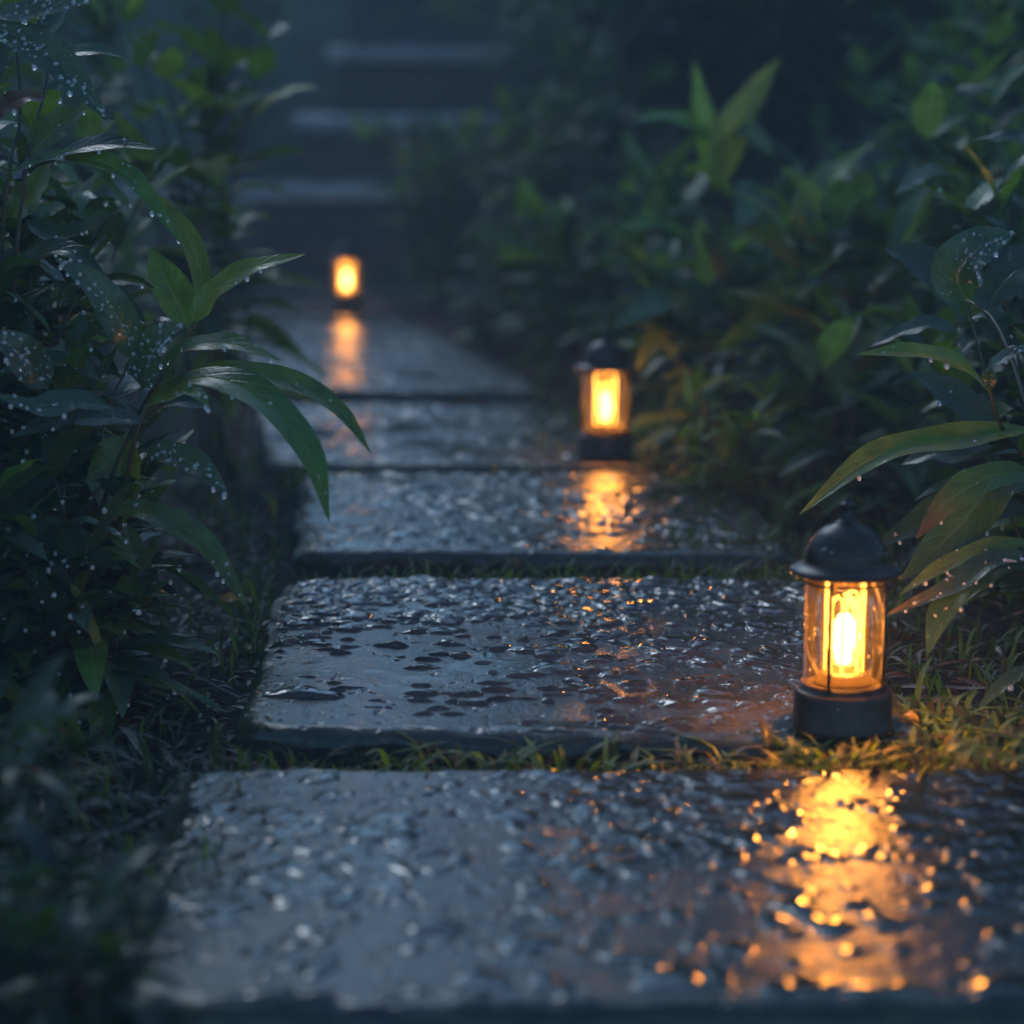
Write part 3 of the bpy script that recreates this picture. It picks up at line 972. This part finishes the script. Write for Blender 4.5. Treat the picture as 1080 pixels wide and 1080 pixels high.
zs_ = 3.75
LIME = (.15, .23, .03)
MIDL = (.09, .17, .04)
SAGE = (.07, .13, .08)
gs = G(775, 470, SOIL)
SHOOT = [
    ([(756, 205), (746, 160), (738, 110), (732, 64)], zs_, zs_, 30, LIME, 0),
    ([(758, 200), (768, 150), (792, 105), (824, 60)], zs_, zs_ - .05, 38, LIME, 0),
    ([(752, 150), (725, 130), (695, 124), (664, 127)], zs_, zs_ - .05, 30, MIDL, 0),
    ([(758, 160), (775, 142), (797, 147), (816, 165)], zs_, zs_ - .1, 30, MIDL, 0),
    ([(775, 215), (755, 192), (738, 182), (718, 180)], zs_, zs_ - .1, 32, LIME, 0),
    ([(840, 225), (868, 195), (895, 172), (923, 150)], zs_ + .1, zs_, 34, LIME, 0),
    ([(790, 250), (765, 232), (735, 222), (700, 226)], zs_, zs_ - .15, 36, SAGE, 0),
    ([(735, 255), (705, 240), (678, 236), (646, 242)], zs_ + .1, zs_, 24, MIDL, 0),
    ([(705, 305), (690, 285), (675, 270), (662, 258)], zs_, zs_, 26, LIME, 0),
    ([(765, 320), (735, 308), (695, 318), (646, 345)], zs_ - .1, zs_ - .25, 42, SAGE, 0),
    ([(845, 300), (825, 322), (795, 345), (752, 372)], zs_ - .1, zs_ - .2, 36, LIME, 0),
    ([(900, 350), (888, 372), (876, 392), (866, 412)], zs_ - .2, zs_ - .25, 34, SAGE, 0),
    ([(775, 190), (790, 205), (788, 225), (776, 250)], zs_ - .05, zs_ - .15, 34, SAGE, 0),
    ([(800, 280), (825, 262), (850, 258), (885, 275)], zs_, zs_ - .1, 36, MIDL, 0),
    ([(800, 300), (830, 290), (860, 300), (890, 330)], zs_, zs_ - .15, 36, SAGE, 0),
    ([(770, 330), (800, 318), (835, 330), (855, 360)], zs_, zs_ - .15, 34, MIDL, 0),
    ([(740, 350), (715, 348), (690, 362), (672, 390)], zs_ - .05, zs_ - .2, 32, MIDL, 0),
    ([(1020, 200), (1003, 184), (975, 186), (944, 205)], 3.1, 3.0, 34, SAGE, 0),
]
hero_plant("shrub", "upright plant with a bright yellow-green shoot at its tip, behind the middle lantern", "shrub", "leafy plants right of the path", tuple(gs),
           [[gs, (772, 380, zs_), (768, 280, zs_), (757, 200, zs_), (750, 150, zs_)],
            [gs, (790, 370, zs_), (815, 290, zs_), (842, 222, zs_ + .1)],
            [gs, (800, 400, zs_), (845, 310, zs_ - .1), (905, 345, zs_ - .2)],
            [gs, (750, 390, zs_), (735, 330, zs_), (712, 300, zs_), (738, 255, zs_ + .1)],
            [gs, (860, 380, 3.5), (960, 270, 3.2), (1024, 198, 3.1)]], SHOOT, 9, zs_)

# --- other plants
LG, RG, BG = "leafy plants left of the path", "leafy plants right of the path", "blurred bushes at the far end of the path"
MIDG = (.08, .15, .055)
PAL = (GREEN, BLUE, MIDG, MIDG)
BRIGHT = (FRESH, GREEN, FRESH)
for a in [
    # label, px, zc, height, seed, nstem, ll, lw, spacing, cols, kw
    ("shadowy leafy shrub deep in the left border behind the dewy one", 40, 2.7, .5, 31, 9, .14, .036, .06, PAL, {}),
    ("tall blurred shrub filling the left edge above the dewy leaves", -90, 3.0, .75, 32, 9, .15, .04, .07, PAL, {}),
    ("soft blurred plant with broad round leaves hanging before the steps", 228, 3.6, .80, 33, 8, .14, .055, .09, (FRESH, GREEN, BLUE), dict(lean=.25, droop=.35)),
    ("misty thin-leaved plant rising left of the steps", 90, 4.6, .85, 34, 8, .16, .05, .10, PAL, dict(lean=.25)),
    ("low blurred plant at the left edge of the far flagstone", 175, 4.9, .30, 35, 7, .13, .04, .06, PAL, {}),
]:
    plant("shrub", a[0], "shrub", LG, a[1], None, a[2], a[3], a[4], a[5], a[6], a[7], a[8], a[9], **a[10])
for a in [
    ("blurred leafy plant just right of the middle lantern", 735, 3.7, .36, 42, 7, .18, .050, .07, PAL, dict(lean=.5)),
    ("dense blurred plant in the middle of the right border", 860, 3.9, .46, 43, 8, .19, .052, .08, PAL, dict(lean=.45)),
    ("dark blurred plant close behind the roof of the nearest lantern", 930, 3.1, .30, 44, 8, .16, .044, .06, PAL, dict(lean=.5)),
    ("tall dim plant at the right edge beyond the overhanging leaves", 1040, 3.4, .62, 45, 9, .15, .042, .07, PAL, dict(lean=.3)),
    ("grassy low plant between the middle lantern and the right border", 770, 3.25, .16, 46, 9, .10, .016, .04, (GREEN, FRESH), dict(lean=.6)),
    ("blurred mid-height plant behind the upright shoot", 690, 4.7, .42, 47, 8, .20, .058, .08, PAL, dict(lean=.4)),
    ("leafy plant filling the gap right of the upright shoot", 880, 3.5, .42, 49, 8, .18, .05, .07, PAL, dict(lean=.45)),
    ("tall leafy plant at the upper right among the trees", 1000, 4.0, .80, 40, 9, .18, .05, .09, PAL, dict(lean=.3)),
    ("shaded plant rising behind the dense middle plant", 950, 4.5, .72, 48, 9, .16, .046, .08, PAL, dict(lean=.3)),
]:
    plant("shrub", a[0], "shrub", RG, a[1], None, a[2], a[3], a[4], a[5], a[6], a[7], a[8], a[9], **a[10])
for a in [
    ("yellow-green blurred bush at the foot of the steps", 470, 7.0, .50, 51, 14, .17, .05, .07, (FRESH, GREEN, BLUE), dict(lean=.5)),
    ("rounded pale bush right of the steps", 560, 6.6, .58, 52, 14, .17, .05, .08, (GREEN, BLUE, FRESH), dict(lean=.45)),
    ("dim bush between the pale bush and the right border", 640, 6.9, .75, 53, 14, .17, .05, .08, PAL, dict(lean=.4)),
    ("low dark bush beside the bend of the path", 530, 5.7, .30, 54, 12, .14, .045, .06, (GREEN, DEEP), dict(lean=.6)),
    ("tall dim bush behind the right border", 760, 6.2, .95, 55, 14, .17, .05, .09, PAL, dict(lean=.3)),
    ("misty bush on the slope left of the upper steps", 250, 8.7, .9, 57, 12, .18, .055, .09, PAL, dict(lean=.4)),
    ("misty bush on the slope at the right end of the upper steps", 585, 8.6, .9, 58, 12, .18, .055, .09, PAL, dict(lean=.4)),
    ("dense green bush between the far flagstone and the middle lantern", 610, 5.0, .34, 59, 11, .16, .05, .06, (GREEN, FRESH, BLUE), dict(lean=.55)),
    ("low misty bush left of the farthest lantern", 230, 7.1, .34, 56, 10, .15, .045, .06, PAL, dict(lean=.5)),
]:
    plant("bush", a[0], "bush", BG, a[1], None, a[2], a[3], a[4], a[5], a[6], a[7], a[8], a[9], **a[10])

# --- weeds in the blurred lower left corner
for (lab, px, zc, hh, sd, ns, ll, lw) in [
    ("blurred weed filling the bottom left corner", 40, 1.30, .10, 61, 7, .085, .018),
    ("thin grassy weed beside the near flagstone's left edge", 110, 1.42, .07, 62, 6, .08, .012),
    ("taller dark weed at the left margin of the mulch", -20, 1.55, .17, 63, 6, .09, .018),
]:
    plant("weed", lab, "weed", "weeds in the lower left", px, None, zc, hh, sd, ns, ll, lw, .03, (DEEP, DEEP, (.02, .045, .03)), mat='leaf', lean=.7, droop=.5)


# --- trees at the back
def tree(label, px, zc, hgt, rad, seed, nleaf, cols, lsize, cz=.55, trunk=.06, group="trees behind the garden"):
    r_ = np.random.default_rng(seed)
    x = (px - 540) * zc / F; y = zc
    z = float(ground_z(x, y)) - .03
    root = empty("tree", (x, y, z))
    tb = MB()
    sp_ = spline([(0, 0, 0), (r_.uniform(-.08, .08), r_.uniform(-.08, .08), hgt * .35), (r_.uniform(-.15, .15), r_.uniform(-.15, .15), hgt * .7), (r_.uniform(-.1, .1), 0, hgt * .95)], 24)
    tb.tube(sp_, np.linspace(trunk, trunk * .2, 24), 10, c=(.035, .03, .026))
    cl = []
    for k in range(16):
        i = int(r_.uniform(.3, .95) * 23)
        a = r_.uniform(0, 6.28); L_ = rad * r_.uniform(.5, 1.05)
        e = sp_[i] + np.array([math.cos(a) * L_, math.sin(a) * L_, L_ * r_.uniform(-.05, .6)])
        br = spline([sp_[i], (sp_[i] + e) / 2 + [0, 0, .06 * L_], e], 8)
        tb.tube(br, np.linspace(trunk * .4, trunk * .08, 8), 6, c=(.035, .03, .026))
        cl += [br[5], br[7], br[6] + r_.normal(0, .12 * rad, 3)]
    tb.build("trunk", M['bark'], root)
    cb = MB()
    cl = np.array(cl)
    n_ = nleaf
    ci = r_.integers(0, len(cl), n_)
    pc = cl[ci] + r_.normal(0, 1, (n_, 3)) * np.array([.20, .20, .15]) * rad
    pc = pc[pc[:, 2] > .15]
    for k, p in enumerate(pc):
        a = r_.uniform(0, 6.28); e = r_.uniform(-.6, .5)
        d = np.array([math.cos(a) * math.cos(e), math.sin(a) * math.cos(e), math.sin(e)])
        L_ = lsize * r_.uniform(.7, 1.3)
        col = np.array(cols[r_.integers(len(cols))]) * r_.uniform(.6, 1.35)
        leaf(cb, [p, p + d * L_ * .5, p + d * L_ - np.array([0, 0, .18 * L_])], L_ * .42, (r_.uniform(-.5, .5), r_.uniform(-.5, .5), 1), col, nl=4, seed=r_.random())
    cb.build("crown", M['leaf_far'], root)
    return tag(root, label, "tree", group)


TC = (GREEN, BLUE, MIDG, DEEP)
tree("dark glossy-leaved tree over the right border", 1090, 6.4, 3.0, .85, 71, 2600, TC, .11)
tree("slender dark tree standing just right of the bright upright shoot", 850, 5.9, 1.9, .6, 78, 2200, (DEEP, BLUE, DEEP, GREEN), .12)
tree("dark tree at the upper right corner, nearest the viewer", 1380, 4.8, 2.4, .8, 72, 2200, TC, .11)
tree("dim tree above the bushes right of the steps", 790, 7.6, 3.3, .95, 73, 2400, TC, .13)
tree("spreading tree behind the right border, half lost in mist", 960, 9.2, 3.2, 1.1, 74, 2400, TC, .16)
tree("pale misty tree beyond the head of the steps", 730, 11, 2.6, .9, 75, 1800, TC, .15)
tree("faint misty tree at the upper left beyond the steps", 60, 9.8, 1.9, .8, 76, 2000, TC, .15)
tree("dark tree over the left border outside the lamplight", -330, 5.0, 2.3, .8, 77, 1800, TC, .12)


# ------------------------------------------------------------------ ground cover
def blades(B, xy, zf, hmin, hmax, wid, cols, r_, lean=.6):
    for (x, y) in xy:
        h_ = r_.uniform(hmin, hmax)
        a = r_.uniform(0, 6.28)
        d = np.array([math.cos(a), math.sin(a), 0]) * h_ * lean * r_.uniform(.2, 1.4)
        p = np.array([x, y, zf(x, y)])
        col = np.array(cols[r_.integers(len(cols))]) * r_.uniform(.7, 1.3)
        leaf(B, [p, p + d * .35 + [0, 0, h_ * .6], p + d + [0, 0, h_ * (1 - .25 * lean)]], wid * r_.uniform(.6, 1.3), (math.sin(a), -math.cos(a), .2) if False else (-math.cos(a), -math.sin(a), .6), col, nl=5, fold=.15, shape=(.55, .6), seed=r_.random())


def gpts(n, x0, x1, y0, y1, r_, jit=0):
    out = []
    for _ in range(n):
        g = G(r_.uniform(x0, x1), r_.uniform(y0, y1), SOIL)
        out.append((g[0], g[1]))
    return out


r_ = np.random.default_rng(90)
gz = lambda x, y: float(ground_z(x, y))
GC = (FRESH, GREEN, (.06, .085, .015), (.07, .06, .016), FRESH, DEEP)
B = MB()
blades(B, gpts(330, 380, 1080, 815, 850, r_), gz, .018, .052, .0062, GC, r_, 1.25)      # joint before the lamp stone
blades(B, gpts(70, 230, 400, 815, 850, r_), gz, .026, .045, .0034, (GREEN, DEEP), r_, .9)
blades(B, gpts(460, 320, 880, 627, 641, r_), gz, .028, .060, .0035, (GREEN, FRESH, DEEP), r_, .8)
blades(B, gpts(300, 300, 780, 512, 525, r_), gz, .025, .055, .004, (GREEN, DEEP), r_, .8)
blades(B, gpts(330, 935, 1120, 770, 850, r_), gz, .015, .050, .0064, GC, r_, 1.3)      # clump right of the lantern
blades(B, gpts(260, 900, 1150, 640, 770, r_), gz, .02, .06, .0050, (GREEN, DEEP, GREEN), r_, 1.1)
blades(B, gpts(700, 690, 1000, 460, 640, r_), gz, .02, .07, .004, (GREEN, DEEP, GREEN), r_, .8)
blades(B, gpts(400, 560, 760, 370, 500, r_), gz, .03, .10, .006, (GREEN, DEEP), r_, .7)
blades(B, gpts(260, 0, 260, 640, 1000, r_), gz, .02, .07, .0034, (DEEP, GREEN), r_, .9)
blades(B, gpts(90, 250, 292, 600, 700, r_), gz, .02, .055, .004, (GREEN, BLUE), r_, .7)
blades(B, gpts(300, 60, 300, 340, 600, r_), gz, .02, .08, .005, (GREEN, DEEP), r_, .8)
blades(B, gpts(130, 810, 1010, 822, 856, r_), gz, .03, .058, .0062, GC, r_, .9)
tag(B.build("grass", M['grass']), "short green grass sprouting in the joints and beside the stones", "grass", kind="stuff")

B = MB()
mc = [(.05, .032, .022), (.11, .07, .045), (.03, .02, .015), (.22, .16, .11), (.07, .03, .016)]
xy = gpts(2600, -60, 290, 560, 1000, r_) + gpts(900, 940, 1200, 560, 860, r_) + gpts(700, 120, 300, 380, 600, r_)
deb = []
for _ in range(34):
    g = G(r_.uniform(262, 330) if r_.random() < .55 else r_.uniform(300, 800), r_.uniform(640, 775), 0); deb.append((g[0], g[1]))
for _ in range(14):
    g = G(r_.uniform(160, 300), r_.uniform(815, 1000), 0); deb.append((g[0], g[1]))
deb = set(deb)
for (x, y) in xy + sorted(deb):
    L_ = .010 + .055 * r_.random() ** 2.2
    a = r_.uniform(0, 6.28); d = np.array([math.cos(a), math.sin(a), r_.uniform(-.12, .35)]) * L_ / 2
    p = np.array([x, y, (.0045 if (x, y) in deb else gz(x, y) + .004 + .008 * r_.random())])
    if (x, y) in deb: L_ *= .45; d[2] = 0; d = nrm(d) * L_ / 2
    n_ = (r_.uniform(-.6, .6), r_.uniform(-.6, .6), 1)
    col = np.array(mc[r_.integers(5)]) * r_.uniform(.6, 1.3)
    leaf(B, [p - d, p + [0, 0, L_ * r_.uniform(-.05, .15)], p + d], (.0016 if r_.random() < .45 else .0055) * r_.uniform(.7, 1.6), n_, col, nl=4, fold=.4, shape=(1, .5), seed=r_.random())
tag(B.build("mulch", M['mulch']), "dark wet mulch of wood shavings, straw and leaf bits beside the path", "mulch", kind="stuff")


# a few single things lying about
def lying_leaf(px, py, col, L_, lab, z=None, az=0.5):
    g = G(px, py, SOIL if z is None else z)
    z_ = gz(g[0], g[1]) + .03 if z is None else z
    root_b = MB()
    d = np.array([math.cos(az), math.sin(az), .15]) * L_
    leaf(root_b, [-d / 2, [0, 0, .006], d / 2], L_ * .45, (.1, -.5, .8), col, nl=10, fold=.35, shape=(.9, .8), seed=.3)
    o = root_b.build("fallen_leaf", M['leaf'], loc=(g[0], g[1], z_))
    tag(o, lab, "leaf", "fallen leaves")


lying_leaf(958, 802, (.30, .20, .04), .022, "small yellow fallen leaf caught in the grass by the nearest lantern", az=2.2)
lying_leaf(243, 660, (.28, .17, .03), .03, "dull orange fallen leaf on the mulch under the arching shrub leaf", az=.3)


def twig(pts, rad, lab):
    p = np.array([np.array([*G(a, b, SOIL)[:2], 0]) for a, b in pts])
    for q in p: q[2] = gz(q[0], q[1]) + .012
    o_ = p.mean(0)
    b = MB(); b.tube(spline(p, 14) - o_, np.linspace(rad, rad * .6, 14), 6, c=(.16, .13, .10))
    tag(b.build("twig", M['bark'], loc=o_), lab, "twig", "twigs on the mulch")


twig([(268, 700), (272, 672), (278, 640)], .0018, "pale straight twig against the left edge of the sharply focused flagstone")
twig([(60, 690), (130, 682), (215, 688)], .0012, "long thin dry stalk lying across the mulch on the left")

# ------------------------------------------------------------------ haze
hb = MB()
x0, x1, y0, y1, za, zb_ = -95, 95, -8, 112, -1.3, 7.0
v = np.array([[a, b, c] for c in (za, zb_) for b in (y0, y1) for a in (x0, x1)])
hb.add(v, [np.array([[0, 2, 3, 1], [4, 5, 7, 6], [0, 1, 5, 4], [2, 6, 7, 3], [0, 4, 6, 2], [1, 3, 7, 5]])])
hm = bpy.data.materials.new("evening_mist"); hm.use_nodes = True
hn = hm.node_tree.nodes; hn.clear()
pv = hn.new("ShaderNodeVolumePrincipled"); ho = hn.new("ShaderNodeOutputMaterial")
pv.inputs['Color'].default_value = (.70, .88, .98, 1)
pv.inputs['Density'].default_value = .018
pv.inputs['Anisotropy'].default_value = .2
hm.node_tree.links.new(pv.outputs[0], ho.inputs['Volume'])
tag(hb.build("haze", hm, smooth=False), "pale blue evening mist over the garden", "mist", kind="stuff")
